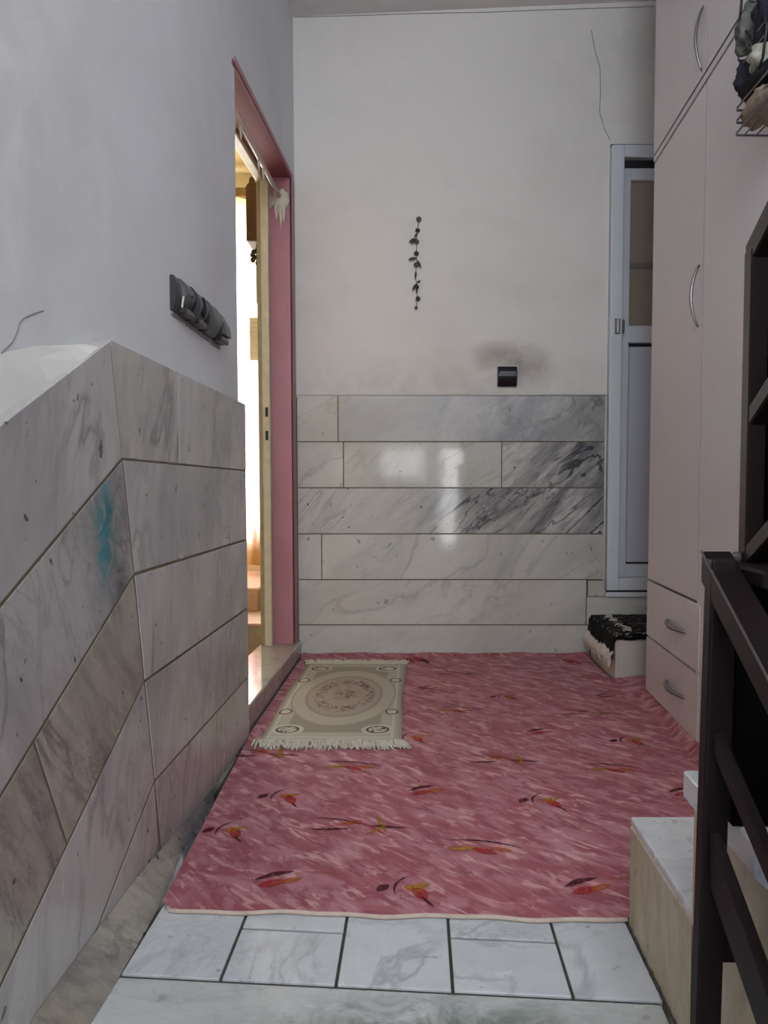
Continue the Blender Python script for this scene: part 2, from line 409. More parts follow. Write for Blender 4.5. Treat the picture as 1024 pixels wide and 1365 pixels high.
# ---- pink casing of the doorway, cream metal frame, sill
d2 = thing('door_2', loc=(-.56, 2.7, 0), kind='structure')
MB().box(-.604, PX+.004, 3.19, 3.203, .0, 1.995).build('casing_jamb', M['pink'], d2, bevel=.002)
MB().box(PX-.003, PX+.004, 3.19, 3.268, .0, 2.0).build('casing_edge', M['pink'], d2)
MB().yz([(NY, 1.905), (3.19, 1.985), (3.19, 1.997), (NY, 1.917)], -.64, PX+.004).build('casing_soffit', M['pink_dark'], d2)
MB().yz([(NY+.03, 1.907), (3.268, 1.99), (3.268, 2.022), (NY+.03, 1.944)], PX-.001, PX+.0015).build('casing_lintel', M['pink'], d2, bevel=.002)
MB().box(-.633, -.602, 3.15, 3.205, .05, 1.98).build('frame_post', M['cream_metal'], d2, bevel=.004, seg=2)
MB().box(-.652, -.631, 3.165, 3.205, .05, 1.98).build('frame_stop', M['cream_metal_edge'], d2, bevel=.003)
MB().yz([(NY, 1.9), (3.16, 1.957), (3.16, 1.99), (NY, 1.912)], -.652, -.618).build('frame_header', M['cream_metal'], d2, bevel=.003)
for z in (1.035, .94):
    MB().box(-.620, -.609, 3.146, 3.152, z-.02, z+.018).build('strike_slot', M['seal'], d2)
MB().box(-.624, -.606, 3.1485, 3.1515, .86, 1.09).build('strike_plate', M['cream_metal'], d2)
settle(d2)
t1 = MB(); t1.yz([(NY, -.01), (3.262, -.01), (3.262, .073), (NY, .083)], -.66, -.498)
tag(t1.build('trim_1', M['sill'], bevel=.004), kind='structure')

# ---- back wall, marble courses, ledge
bw = MB()
bw.box(-.652, .804, PY, PY+.2, -.1, 2.8); bw.box(.804, 1.4, PY, PY+.2, 2.16, 2.8); bw.box(.804, 1.4, PY, PY+.2, -.1, .287); bw.box(1.385, 1.4, PY, PY+.2, .287, 2.16)
wall_back = tag(bw.build('wall_back', M['plaster_back']), kind='structure')
MB().box(-.514, .79, BY+.0006, PY+.002, -.01, 1.108).build('mortar_bed', M['grout'], wall_back)
MB().box(.79, 1.38, BY+.0006, PY+.002, -.01, .27).build('mortar_bed', M['grout'], wall_back)
def bslab(x0, x1, z0, z1, m, off=0.):
    return MB().box(x0+.0022, x1-.0022, BY-off, PY-.001, z0+.0024, z1-.0024).build('marble_slab', M[m], wall_back, bevel=.0007)
zr = [1.116, .921, .726, .53, .334, .139, -.008]
L, RR = -.512, .797
bslab(L, -.337, zr[1], zr[0], 'marble_back'); bslab(-.337, RR-.003, zr[1], zr[0], 'marble_back_row1', .0006)
bslab(L, -.315, zr[2], zr[1], 'marble_back', .0005); bslab(-.315, .356, zr[2], zr[1], 'marble_back'); bslab(.356, RR-.003, zr[2], zr[1], 'marble_back_veined', .0004)
bslab(L, RR-.002, zr[3], zr[2], 'marble_back_veined', .0003)
bslab(L, -.41, zr[4], zr[3], 'marble_back', .0006); bslab(-.41, RR, zr[4], zr[3], 'marble_back')
bslab(L, .722, zr[5], zr[4], 'marble_back', .0004); bslab(.722, 1.38, .139, .262, 'marble_back')
bslab(L, .74, zr[6], zr[5], 'marble_back'); bslab(.74, 1.38, zr[6], .139, 'marble_back', .0005)
MB().box(.728, .80, BY, PY-.001, .262, zr[4]-.004).build('marble_slab', M['marble_back'], wall_back, bevel=.0014)
MB().xz([(L, 1.114), (RR, 1.116), (RR, 1.124), (.3, 1.127), (-.1, 1.123), (L, 1.122)], BY-.001, PY+.001).build('plaster_ledge', M['plaster_ridge'], wall_back, bevel=.002)
crack([(.72, PY, 2.62), (.735, PY, 2.54), (.757, PY, 2.47), (.76, PY, 2.37), (.758, PY, 2.29), (.775, PY, 2.23), (.803, PY, 2.175)], wall_back, M['crack'], .0014)
crack([(-.51, PY, 2.672), (-.2, PY, 2.68), (.0, PY, 2.687), (.3, PY, 2.692), (.5, PY, 2.70), (.98, PY, 2.715)], wall_back, M['crack'], .0016)

# ---- ceiling, right wall, rear wall
def slant(x): return 2.675+.0415*(x+.51)
tag(MB().prism([(-.75, -1.7), (1.5, -1.7), (1.5, 3.5), (-.75, 3.5)], lambda p: (p[0], p[1], slant(p[0])), lambda p: (p[0], p[1], slant(p[0])+.12)).build('ceiling', M['ceiling']), kind='structure')
tag(MB().box(1.4, 1.5, -1.6, 3.5, -1, 2.85).build('wall_right', M['plaster_back']), kind='structure')
rw = MB(); RY = -1.6
rw.box(-.75, 1.5, RY, RY+.06, -1, .1); rw.box(-.75, -.385, RY, RY+.06, .1, 2.8); rw.box(.065, .21, RY, RY+.06, .1, 1.15); rw.box(.51, 1.5, RY, RY+.06, .1, 1.15)
rw.box(-.385, .065, RY, RY+.06, .1, .82); rw.box(-.385, 1.5, RY, RY+.06, 1.15, 1.76); rw.box(.85, 1.5, RY, RY+.06, 1.76, 2.8); rw.box(-.385, .85, RY, RY+.06, 2.52, 2.8)
tag(rw.build('wall_rear', M['plaster_left']), kind='structure')

# ---- glazed door at the right end of the back wall
d1 = thing('door_1', loc=(1.0, PY, .287), kind='structure')
fx0, fx1, fz0, fz1, fw = .806, 1.382, .289, 2.145, .052
fr = MB(); fr.box(fx0, fx0+fw, PY-.03, PY+.06, fz0, fz1)
fr.build('frame_post', M['pvc'], d1, bevel=.004, seg=2)
MB().box(fx1-fw, fx1, PY-.03, PY+.06, fz0, fz1).build('frame_post', M['pvc'], d1, bevel=.004, seg=2)
MB().box(fx0+fw-.002, fx1-fw+.002, PY-.029, PY+.06, fz1-.05, fz1).build('frame_head', M['pvc'], d1, bevel=.003)
MB().box(fx0+fw-.002, fx1-fw+.002, PY-.029, PY+.06, fz0, fz0+.05).build('frame_sill', M['pvc'], d1, bevel=.003)
MB().box(fx0-.004, fx1, PY-.034, PY-.001, fz0-.028, fz0-.008).build('drip_ledge', M['pvc'], d1, bevel=.003)
MB().box(fx0+.002, fx1, PY-.026, PY-.001, fz0-.009, fz0+.002).build('seal_strip', M['seal'], d1)
MB().box(fx0+fw+.0, fx1-fw, PY+.035, PY+.045, fz0+.045, fz1-.045).build('seal_frame', M['seal'], d1) if False else None
lx0, lx1, lz0, lz1 = fx0+fw+.004, fx1-fw-.004, fz0+.054, fz1-.083
leaf = thing('door_leaf', loc=(0, 0, 0)); leaf.parent = d1
ly0, ly1 = PY+.0, PY+.05
MB().box(lx0, lx0+.032, ly0, ly1, lz0, lz1).build('stile', M['pvc'], leaf, bevel=.003)
MB().box(lx1-.032, lx1, ly0, ly1, lz0, lz1).build('stile', M['pvc'], leaf, bevel=.003)
MB().box(lx0+.03, lx1-.03, ly0+.001, ly1, lz1-.05, lz1).build('top_rail', M['pvc'], leaf, bevel=.003)
MB().box(lx0+.02, lx1-.03, ly0-.006, ly1, 1.338, 1.41).build('mid_rail', M['pvc'], leaf, bevel=.005, seg=2)
MB().box(lx0+.03, lx1-.03, ly0+.001, ly1, lz0, lz0+.055).build('bottom_rail', M['pvc'], leaf, bevel=.003)
MB().box(lx0+.03, lx1-.03, ly0+.02, ly1-.005, lz0+.05, 1.34).build('panel_gasket', M['seal'], leaf)
MB().box(lx0+.036, lx1-.036, ly0+.012, ly0+.03, lz0+.063, 1.325).build('lower_panel', M['pvc_panel'], leaf, bevel=.004)
gm = NT('brown_tinted_glass'); gm.fin(lin('a3978b'), .15); gm.p.inputs['Transmission Weight'].default_value = .25; gm.p.inputs['IOR'].default_value = 1.45
M['glass'] = gm.m
MB().box(lx0+.03, lx1-.03, ly0+.02, ly0+.028, 1.405, lz1-.045).build('glass_pane', M['glass'], leaf)
MB().box(lx0+.031, lx1-.031, ly0+.016, ly0+.02, 1.652, 1.678).build('pane_strip', plain('pane_strip', '746a63', .5), leaf)  # thin grey strip across the pane
MB().box(fx0+fw-.002, fx1-fw, PY+.005, PY+.058, lz1+.001, fz1-.048).build('head_gap', M['seal'], d1)
settle(d1)
leaf.matrix_parent_inverse = Matrix.Translation(-d1.location)
lk = MB(); lk.tube([(fx0+.022, PY-.034, 1.372), (fx0+.022, PY-.034, 1.432), (fx0+.038, PY-.034, 1.432), (fx0+.038, PY-.034, 1.372), (fx0+.022, PY-.034, 1.372)], .004, 6)
lk = lk.build('latch_plate', M['metal'], d1); lk.matrix_parent_inverse = Matrix.Translation(-d1.location)
lk = MB().box(fx0+fw-.003, fx0+fw+.008, PY-.036, PY+.004, 1.375, 1.43).build('latch_bolt', M['metal'], d1, bevel=.003); lk.matrix_parent_inverse = Matrix.Translation(-d1.location)
tag(MB().box(.75, 1.45, PY+.5, PY+.55, .2, 2.3).build('wall_closet', plain('closet_wall', '8d8278', .8)), kind='structure')

# ---- side room seen through the doorway
sr = MB()
sr.box(-2.7, -.90, 4.7, 4.8, -.2, .34); sr.box(-2.7, -.90, 4.7, 4.8, 2.42, 2.8); sr.box(-2.7, -1.9, 4.7, 4.8, .34, 2.42); sr.box(-.98, -.90, 4.7, 4.8, .34, 2.42)
tag(sr.build('wall_side_room_far', M['room_wall']), kind='structure')
tag(MB().xy([(-.655, PY+.02), (-.60, PY+.02), (-.85, 4.85), (-.93, 4.8)], -.2, 2.8).build('wall_side_room_right', M['room_wall']), kind='structure')
tag(MB().box(-2.8, -2.7, 1.4, 4.8, -.2, 2.8).build('wall_side_room_left', M['room_wall']), kind='structure')
tag(MB().box(-2.8, -.60, 1.3, 1.4, -.2, 2.8).build('wall_side_room_near', M['room_wall']), kind='structure')
tag(MB().box(-2.8, -.60, 1.3, 4.8, 2.6, 2.7).build('ceiling.001', plain('yellow_ceiling', 'e8cf98', .8, var=.05)), kind='structure')
fl2 = tag(MB().box(-2.8, -.64, 1.3, 4.8, -.2, -.06).build('floor.001', M['room_riser']), kind='structure')
MB().box(-2.6, -.69, 3.53, 4.7, -.1, .085).build('step_block', M['room_riser'], fl2)
for i in range(4):
    MB().box(-2.6+.475*i+.003, -2.6+.475*(i+1)-.003, 3.52, 3.89, .085, .10).build('step_tile', M['room_step'], fl2, bevel=.003)
    MB().box(-2.6+.475*i+.003, -2.6+.475*(i+1)-.003-(.11 if i == 3 else 0), 3.89, 4.7, .085, .215).build('step_tile', M['room_step'], fl2, bevel=.006)
w1 = thing('window_1', loc=(-1.44, 4.75, .34), kind='structure')
f_ = MB(); f_.box(-1.9, -1.85, 4.71, 4.77, .34, 2.42); f_.box(-1.03, -.98, 4.71, 4.77, .34, 2.42); f_.box(-1.85, -1.03, 4.71, 4.77, .34, .39); f_.box(-1.85, -1.03, 4.71, 4.77, 2.37, 2.42); f_.box(-1.46, -1.42, 4.71, 4.77, .39, 2.37)
f_.build('window_frame', M['pvc'], w1, bevel=.003)
cg = NT('clear_glass'); cg.fin((1, 1, 1, 1), .0); cg.p.inputs['Transmission Weight'].default_value = 1; cg.p.inputs['IOR'].default_value = 1.02
for a, b in ((-1.85, -1.46), (-1.42, -1.03)): MB().box(a, b, 4.735, 4.739, .39, 2.37).build('window_pane', cg.m, w1)
settle(w1)

# ================================================================== THINGS
# ---- stair flight rising on the right
st = thing('staircase', 'short flight of cream stone steps with white marble treads on the right', 'stairs', (.8, 1.1, 0))
SX = .3525
for k in range(1, 6):
    y1 = 1.25-.287*(k-1); y0 = -.2; z1 = .184*k
    yb = y1-.287
    if k == 1:
        MB().box(SX, 1.39, yb-.01, y1, -.9, z1-.012).build('step_block', M['step_side'], st, bevel=.004)
        MB().box(SX+.001, 1.39, yb-.001, y1-.001, z1-.013, z1).build('tread', M['tread_marble'], st, bevel=.003, seg=2)
    else:
        MB().box(SX, 1.39, yb-.01, y1, -.9, z1-.034).build('step_block', M['step_side'], st, bevel=.003)
        n_ = 10; ed = [(SX-.011+random.uniform(-.003, .003), yb-.01+(.287+.01+.003)*i/n_) for i in range(n_+1)]
        MB().xy([(1.39, yb-.01), (1.39, y1+.003)]+ed[::-1], z1-.034, z1).build('tread', M['tread_marble'] if k > 2 else M['tread_marble'], st, bevel=.002)
# grime line and chip at the foot of the first step
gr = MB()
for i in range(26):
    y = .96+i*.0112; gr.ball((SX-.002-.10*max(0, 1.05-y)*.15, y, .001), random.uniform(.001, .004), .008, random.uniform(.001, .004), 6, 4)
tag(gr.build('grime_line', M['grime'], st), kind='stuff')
MB().ball((SX+.012, .968, .178), .012, .014, .007, 7, 5, .5, 3).build('chipped_corner', M['putty'], st)
settle(st)

# ---- stair railing
rl = thing('stair_railing', 'dark brown square tube stair railing with black sheet infill', 'railing', (.33, .8, 0))
RXA, RXB = .298, .332
def bar(x0, x1, y0, z0, y1, z1, t, nm, m='railing', bev=.002):      # sloped flat bar along Y; t = height
    return MB().yz([(y0, z0), (y1, z1), (y1, z1-t), (y0, z0-t)], x0, x1).build(nm, M[m], rl, bevel=bev)
MB().prism([(0, 0), (.027, 0), (.027, .022), (0, .022)], lambda p: (.292+p[0], .795+p[1], -.35), lambda p: (.304+p[0], .79+p[1], .655)).build('post', M['railing'], rl, bevel=.003, seg=2)
bar(.304, .336, .822, .662, .1, .23, .034, 'handrail')
MB().tube([(.304, .822, .661), (.304, .1, .229)], .0014, 6).build('handrail_highlight', M['railing_edge'], rl)  # pale tube paints the highlight along the handrail edge
bar(.308, .320, .79, .474, .1, .09, .022, 'middle_bar')
bar(.306, .318, .79, .369, .1, -.035, .056, 'lower_bar')
MB().box(.334, .392, .80, .842, .3685, .63).build('newel_panel', M['black_sheet'], rl, bevel=.002)
MB().box(.335, .40, .74, .845, .63, .648).build('newel_cap', M['railing'], rl, bevel=.003)
MB().box(.3555, .376, .832, .852, .64, .985).build('upper_post', M['railing'], rl, bevel=.002)
def ubar(y0, z0, nm, t=.03): return MB().yz([(y0, z0), (.05, z0+.6*(y0-.05)), (.05, z0+.6*(y0-.05)-t), (y0, z0-t)], .3565, .3765).build(nm, M['railing'], rl, bevel=.002)
ubar(.852, .992, 'upper_handrail'); ubar(.838, .815, 'upper_middle_bar', .022); ubar(.838, .665, 'upper_lower_bar', .022)
MB().yz([(.838, .645), (.838, .97), (.05, .97+.6*.788), (.05, .48+.6*.788)], .377, .380).build('infill_sheet', M['black_sheet'], rl)
MB().ball((.352, .845, .652), .007, .006, .007).build('weld_bead', M['railing_edge'], rl)
MB().box(.322, .353, .80, .82, .22, .25).build('wall_bracket', M['railing'], rl)
settle(rl)

# ---- wardrobe
wd = thing('wardrobe', 'tall pale pinkish laminate wardrobe with drawers along the right wall', 'wardrobe', (1.08, 2.0, 0))
KX = .042
def wx(y): return .777+KX*(y-2.576)
def wpan(y0, y1, z0, z1, nm, m='laminate', d=.018, off=0., bev=.0005, parent=None):
    g = .002
    y0 += g; y1 -= g
    return MB().xy([(wx(y0)-off, y0), (wx(y1)-off, y1), (wx(y1)+d, y1), (wx(y0)+d, y0)], z0+g, z1-g).build(nm, M[m], parent or wd, bevel=bev)
WY0, WYM, WY1 = 1.45, 2.068, 2.585
MB().xy([(wx(WY0)+.019, WY0), (wx(WY1)+.019, WY1), (1.385, WY1), (1.385, WY0)], .04, 2.655).build('carcass', M['carcass_gap_dark'], wd)
MB().xy([(wx(WY0)+.02, WY0), (wx(WY1)+.02, WY1), (1.385, WY1), (1.385, WY0)], 0, .04).build('plinth', M['laminate'], wd)
def bow(y0, z0, y1, z1, parent, out=.03, r=.0045, nm='door_handle'):
    pts = []
    for i in range(13):
        t = i/12; y = y0+(y1-y0)*t; z = z0+(z1-z0)*t; pts.append((wx(y)-.001-out*math.sin(math.pi*t)**.8, y, z))
    o = MB().tube(pts, [r*(.8+.5*math.sin(math.pi*i/12)) for i in range(13)], 8).build(nm, M['handle_metal'], parent, smooth=True)
    return o
ZU = 1.815
dU = wpan(WYM, WY1, ZU, 2.65, 'upper_door', off=.003); bow(2.10, 1.83, 2.10, 2.0, dU, .021, .0036)
dU2 = wpan(WY0, WYM, ZU, 2.65, 'upper_door', off=.003)
MB().xy([(wx(WY0)-.002, WY0), (wx(WY1)-.002, WY1), (wx(WY1)+.02, WY1), (wx(WY0)+.02, WY0)], ZU-.022, ZU-.004).build('divider_rail', M['laminate'], wd, bevel=.001)
dL = wpan(WYM, WY1, .42, ZU-.026, 'lower_door'); bow(2.098, 1.16, 2.098, 1.325, dL, .021, .0036)
wpan(WY0, WYM, .042, ZU-.026, 'lower_door')
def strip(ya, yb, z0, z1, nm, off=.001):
    return MB().xy([(wx(ya)-off, ya), (wx(yb)-off, yb), (wx(yb)+.02, yb), (wx(ya)+.02, ya)], z0, z1).build(nm, M['carcass_gap_dark'], wd)
strip(WYM-.0035, WYM+.0035, ZU, 2.65, 'door_gap_shade', .002); strip(WYM-.0014, WYM+.0014, .42, ZU-.026, 'door_gap_shade', -.0005)  # dark strips stand in for shade in the gaps between doors
strip(WY0, WY1-.002, ZU-.0045, ZU+.003, 'painted_gap_shade', .0015)  # dark strip paints the shadow line below the upper doors
for z0, z1 in ((.229, .416), (.042, .226)):
    dr = wpan(WYM-.03, WY1, z0, z1, 'drawer', off=.002)
    bow(2.335, z0+.094, 2.155, z0+.09, dr, .022, .006, 'drawer_handle')
settle(wd)

# ---- low white box with the black cloth
bx = thing('storage_box', 'low cream laminate box half covered by black cloth in the corner', 'box', (.9, 3.05, 0))
BX0, BX1, BF, BB = .738, 1.15, 2.84, 3.255
MB().box(BX0+.012, BX1, BF, BF+.016, .002, .178).build('front_panel', M['box_white'], bx, bevel=.001)
MB().box(BX0, BX0+.016, BF+.004, BB, .002, .178).build('side_panel', M['box_white'], bx, bevel=.001)
MB().box(BX1-.016, BX1, BF+.016, BB, .002, .178).build('side_panel', M['box_white'], bx)
MB().box(BX0, BX1, BF, BB, .166, .18).build('lid', M['box_white'], bx, bevel=.001)
settle(bx)
def black_cloth_mat():
    n = NT('black_patterned_cloth'); v = n.coords()
    wv = n.node('ShaderNodeTexWave', bands_direction='Y', Scale=9.0, Distortion=7.0, Detail=3.0); n.set(wv.inputs['Vector'], v); wv.inputs['Detail Scale'].default_value = 2.5
    f = n.math('MULTIPLY', n.ramp(wv.outputs['Fac'], .86, .97), n.ramp(n.noise(v, 26, 4, .7), .46, .56))
    lim = n.node('ShaderNodeSeparateXYZ'); n.set(lim.inputs[0], v)
    f = n.math('MULTIPLY', f, n.ramp(lim.outputs[2], .17, .182))
    return n.fin(n.mix(f, lin('0c0b0c'), lin('8d857c')), .85, spec=.2)
cl = thing('black_cloth', 'black patterned cloth with cream fringe draped over the low corner box', 'cloth', (.9, 3.05, .181))
cm = MB(); NX, NYY = 26, 26; g = []
for i in range(NX+1):
    for j in range(NYY+1):
        s = -.075+i*(.43+.075)/NX; t = j/NYY; y = BF-.012+(BB-.005-BF+.012)*t
        tf = (t*NYY*.0165-.0165*0)  # distance from front fold
        x = BX0+max(s, 0); z = .1825
        if s < 0:
            a = -s; x = BX0-.004-.10*a; z = .1825-a*.98
        wob = .004*noise.noise(Vector((s*9, y*9, 1)))+.003*noise.noise(Vector((s*25, y*22, 4)))
        if j < 2: z = z-(.022 if j == 0 else .004); y = BF-.006 if j == 0 else BF-.004
        if s >= 0: z += abs(wob)*2.0
        else: x -= abs(wob)*2
        g.append((x, y, z))
cm.add(g, [(i*(NYY+1)+j, (i+1)*(NYY+1)+j, (i+1)*(NYY+1)+j+1, i*(NYY+1)+j+1) for i in range(NX) for j in range(NYY)])
co = cm.build('cloth_sheet', black_cloth_mat(), cl, smooth=True)
sd = co.modifiers.new('thick', 'SOLIDIFY'); sd.thickness = .003; sd.offset = 1
fm = MB()
for i in range(90):
    y = BF-.008+(BB-BF)*(i+random.random())/90
    ln = random.uniform(.035, .055); x0 = BX0-.013; z0 = .112+random.uniform(-.006, .006)
    pts = [(x0+.001, y, z0+.005), (x0-.012-random.uniform(0, .01), y+random.uniform(-.006, .006), z0-.4*ln), (x0-.006-random.uniform(0, .012), y+random.uniform(-.012, .012), z0-ln)]
    fm.tube(pts, [.004, .0042, .0022], 5)
tag(fm.build('fringe', M['black_cloth_edge'], cl), kind='stuff')
fm = MB()
for i in range(16):
    y = BF+.02+.38*i/16; x = BX0+.05+random.uniform(-.008, .012)
    fm.tube([(x-.012, y, .189), (x, y+.012, .192), (x+.022, y+.008, .189)], .0018, 4)
tag(fm.build('stitched_tassels', M['black_cloth_edge'], cl), kind='stuff')
settle(cl)

# ---- carpet
cp = thing('carpet', 'pink red streaked carpet with flame motifs laid across the landing', 'carpet', (0, 2.2, 0))
CT = .009
def cxl(y): return -.443+(-.483+.443)*min(1, max(0, (y-1.27)/.83)) if y < 2.18 else -.492
def cxr(y):
    if y < 1.262: return .352
    return (wx(y)+.012) if y < 2.6 else (.90 if y < 2.83 else .728)
vs = []; fs = []
ylist = [0]+[i/46 for i in range(1, 47)]
yy = [1.283]+[1.2855, 1.29]+[1.29+(3.262-1.29)*i/60 for i in range(1, 61)]
# front edge follows a gentle wave, so rows are given in (t, x) and the first row is displaced
xs_n = 44
def front(x): return 1.283-.042*(x+.44)+.0035*math.sin(x*23)+.002*math.sin(x*51+1)
rowsY = [None]+[1.30+(3.262-1.30)*i/64 for i in range(65)]
def cz(x, y):
    z = CT+.0012*noise.noise(Vector((x*7, y*7, 0)))
    e = cxr(y)-x
    if 1.30 < y < 2.6 and e < .034: z += (.034-e)*1.5*min(1, (y-1.3)/.3)*(.8+.35*math.sin(y*9+1))
    if y > 3.225: z += (y-3.225)*.3*(1+.18*math.sin(x*19)+.15*math.sin(x*47))
    if y > 2.5 and x > .72: z += min(.03, max(0, x-.74)*.4)*min(1, (y-2.5)/.1)
    return z
def xt(k): return k/34*.955 if k <= 34 else .955+.045*(k-34)/10
for r, y in enumerate(rowsY):
    for k in range(xs_n+1):
        if y is None:
            x = cxl(1.27)+(.3522-cxl(1.27))*k/xs_n
            if k == 0: vs.append((x+.008, front(x)+.012, CT*.8))
            else: vs.append((x, front(x), CT*.9))
        elif y < 1.30-1e-6: pass
        else:
            x = cxl(y)+(cxr(y)-cxl(y))*xt(k); vs.append((x, y, cz(x, y)))
# stitch the narrow front strip separately: from front edge to y=1.30 only as wide as the gap beside the steps
W_ = xs_n+1
front_row = vs[:W_]; body = vs[W_:]
strip2 = [(cxl(1.30)+(.3522-cxl(1.30))*k/xs_n, 1.262 if k == xs_n and False else 1.30, CT) for k in range(W_)]
b = MB()
b.add(body, [(r*W_+k, r*W_+k+1, (r+1)*W_+k+1, (r+1)*W_+k) for r in range(64) for k in range(xs_n)])
b.add(front_row+strip2, [(k, k+1, W_+k+1, W_+k) for k in range(xs_n)])
b.add([(.352, 1.254, CT), (.735, 1.254, CT), (.735, 1.301, CT), (.352, 1.301, CT)], [(0, 1, 2, 3)])
pile = b.build('carpet_pile', M['carpet'], cp, smooth=True)
ed = MB(); pts = []
for k in range(W_): p = front_row[k]; pts.append((p[0], p[1]+.001, .0045))
ed.tube(pts, .0042, 6); ed.build('bound_edge', M['carpet_edge'], cp, smooth=True)
# printed motifs, flat on the pile
mt = MB()
def leafshape(cx, cy, ang, ln, wd_, k, bend=0.):
    n_ = 9; top = []; bot = []
    for i in range(n_+1):
        t = i/n_; u = (t-.5)*ln; w_ = wd_*math.sin(math.pi*t)**.8; c0 = bend*(1-(2*t-1)**2)
        top.append((u, c0+w_)); bot.append((u, c0-w_))
    pl = [(cx+math.cos(ang)*a-math.sin(ang)*b_, cy+math.sin(ang)*a+math.cos(ang)*b_) for a, b_ in top+bot[::-1][1:-1]]
    n2 = len(top); nb = len(bot)-2
    z = [cz(p[0], min(3.2, max(1.32, p[1])))+.0012 for p in pl]; v_ = [(p[0], p[1], q) for p, q in zip(pl, z)]
    mt.k = k
    # strip faces
    m_ = len(pl); idx_b = [0]+[m_-i for i in range(1, n_)]+[n_]
    mt.add(v_, [(i, i+1, idx_b[i+1], idx_b[i]) if 0 < i < n_-1 else ((0, 1, idx_b[1]) if i == 0 else (i, i+1, idx_b[i])) for i in range(n_)])
MO = (0, 1, 2, 3)
def mA(x, y, s=1):      # maroon bud with a curled flame
    leafshape(x-.045*s, y+.012*s, .9, .034*s, .010*s, 0)
    leafshape(x+.02*s, y+.018*s, .3, .05*s, .010*s, 3); leafshape(x+.022*s, y-.006*s, -1.15, .055*s, .013*s, 1); leafshape(x+.010*s, y+.008*s, -.5, .04*s, .011*s, 2)
    leafshape(x-.004*s, y+.02*s, 1.2, .085*s, .0028*s, 0, .018*s); leafshape(x+.035*s, y-.035*s, -1.0, .045*s, .0030*s, 0)
def mB(x, y, s=1):
    leafshape(x-.02*s, y+.015*s, .45, .075*s, .008*s, 0, .006*s); leafshape(x-.02*s, y-.012*s, .4, .055*s, .012*s, 1); leafshape(x+.012*s, y-.002*s, .5, .05*s, .010*s, 2)
    leafshape(x+.06*s, y+.022*s, -.1, .09*s, .0022*s, 2, .006*s)
def mC(x, y, s=1):
    leafshape(x-.07*s, y-.005*s, .05, .08*s, .0048*s, 0); leafshape(x-.06*s, y+.03*s, -.3, .11*s, .0028*s, 0, .01*s); leafshape(x-.005*s, y+.01*s, -.75, .13*s, .004*s, 1, .006*s)
    leafshape(x+.045*s, y+.005*s, -.15, .085*s, .005*s, 0); leafshape(x+.03*s, y+.02*s, -1.3, .09*s, .006*s, 3); leafshape(x+.02*s, y-.01*s, .9, .07*s, .0045*s, 3); leafshape(x-.03*s, y+.025*s, .4, .05*s, .008*s, 2)
def mD(x, y, s=1):
    leafshape(x, y+.015*s, -.22, .17*s, .0032*s, 0, .016*s); leafshape(x-.04*s, y-.002*s, .05, .07*s, .009*s, 3); leafshape(x+.002*s, y-.012*s, -.5, .06*s, .011*s, 1); leafshape(x+.035*s, y-.006*s, -.35, .05*s, .009*s, 2)
for f_, lst in ((mA, [(-.316, 1.744, 1), (.288, 1.723, 1), (-.018, 1.336, 1), (-.02, 2.17, .95), (.60, 2.14, .95), (.30, 2.60, .9), (-.40, 1.57, .9)]),
                (mB, [(.03, 1.79, 1), (-.245, 1.375, 1), (.318, 1.35, 1), (.37, 2.23, .9), (.66, 2.62, .9), (.04, 2.72, .9), (.64, 1.78, .9)]),
                (mC, [(-.11, 1.59, 1.05), (.24, 1.985, 1), (-.40, 2.03, 1), (.56, 2.41, 1), (.17, 2.93, .95)]),
                (mD, [(.13, 1.50, 1.0), (-.17, 1.95, 1), (.50, 1.93, 1), (.13, 2.45, 1), (-.2, 2.95, .8)])):
    for p in lst: f_(*p)
for x, y, k in ((-.03, 3.16, 1), (.0, 3.18, 1), (.62, 3.15, 1), (.65, 3.13, 1), (.03, 3.15, 0)): leafshape(x, y, 1.9, .1, .014, k)
tag(mt.build('printed_motifs', DYES, cp), kind='stuff')
settle(cp)

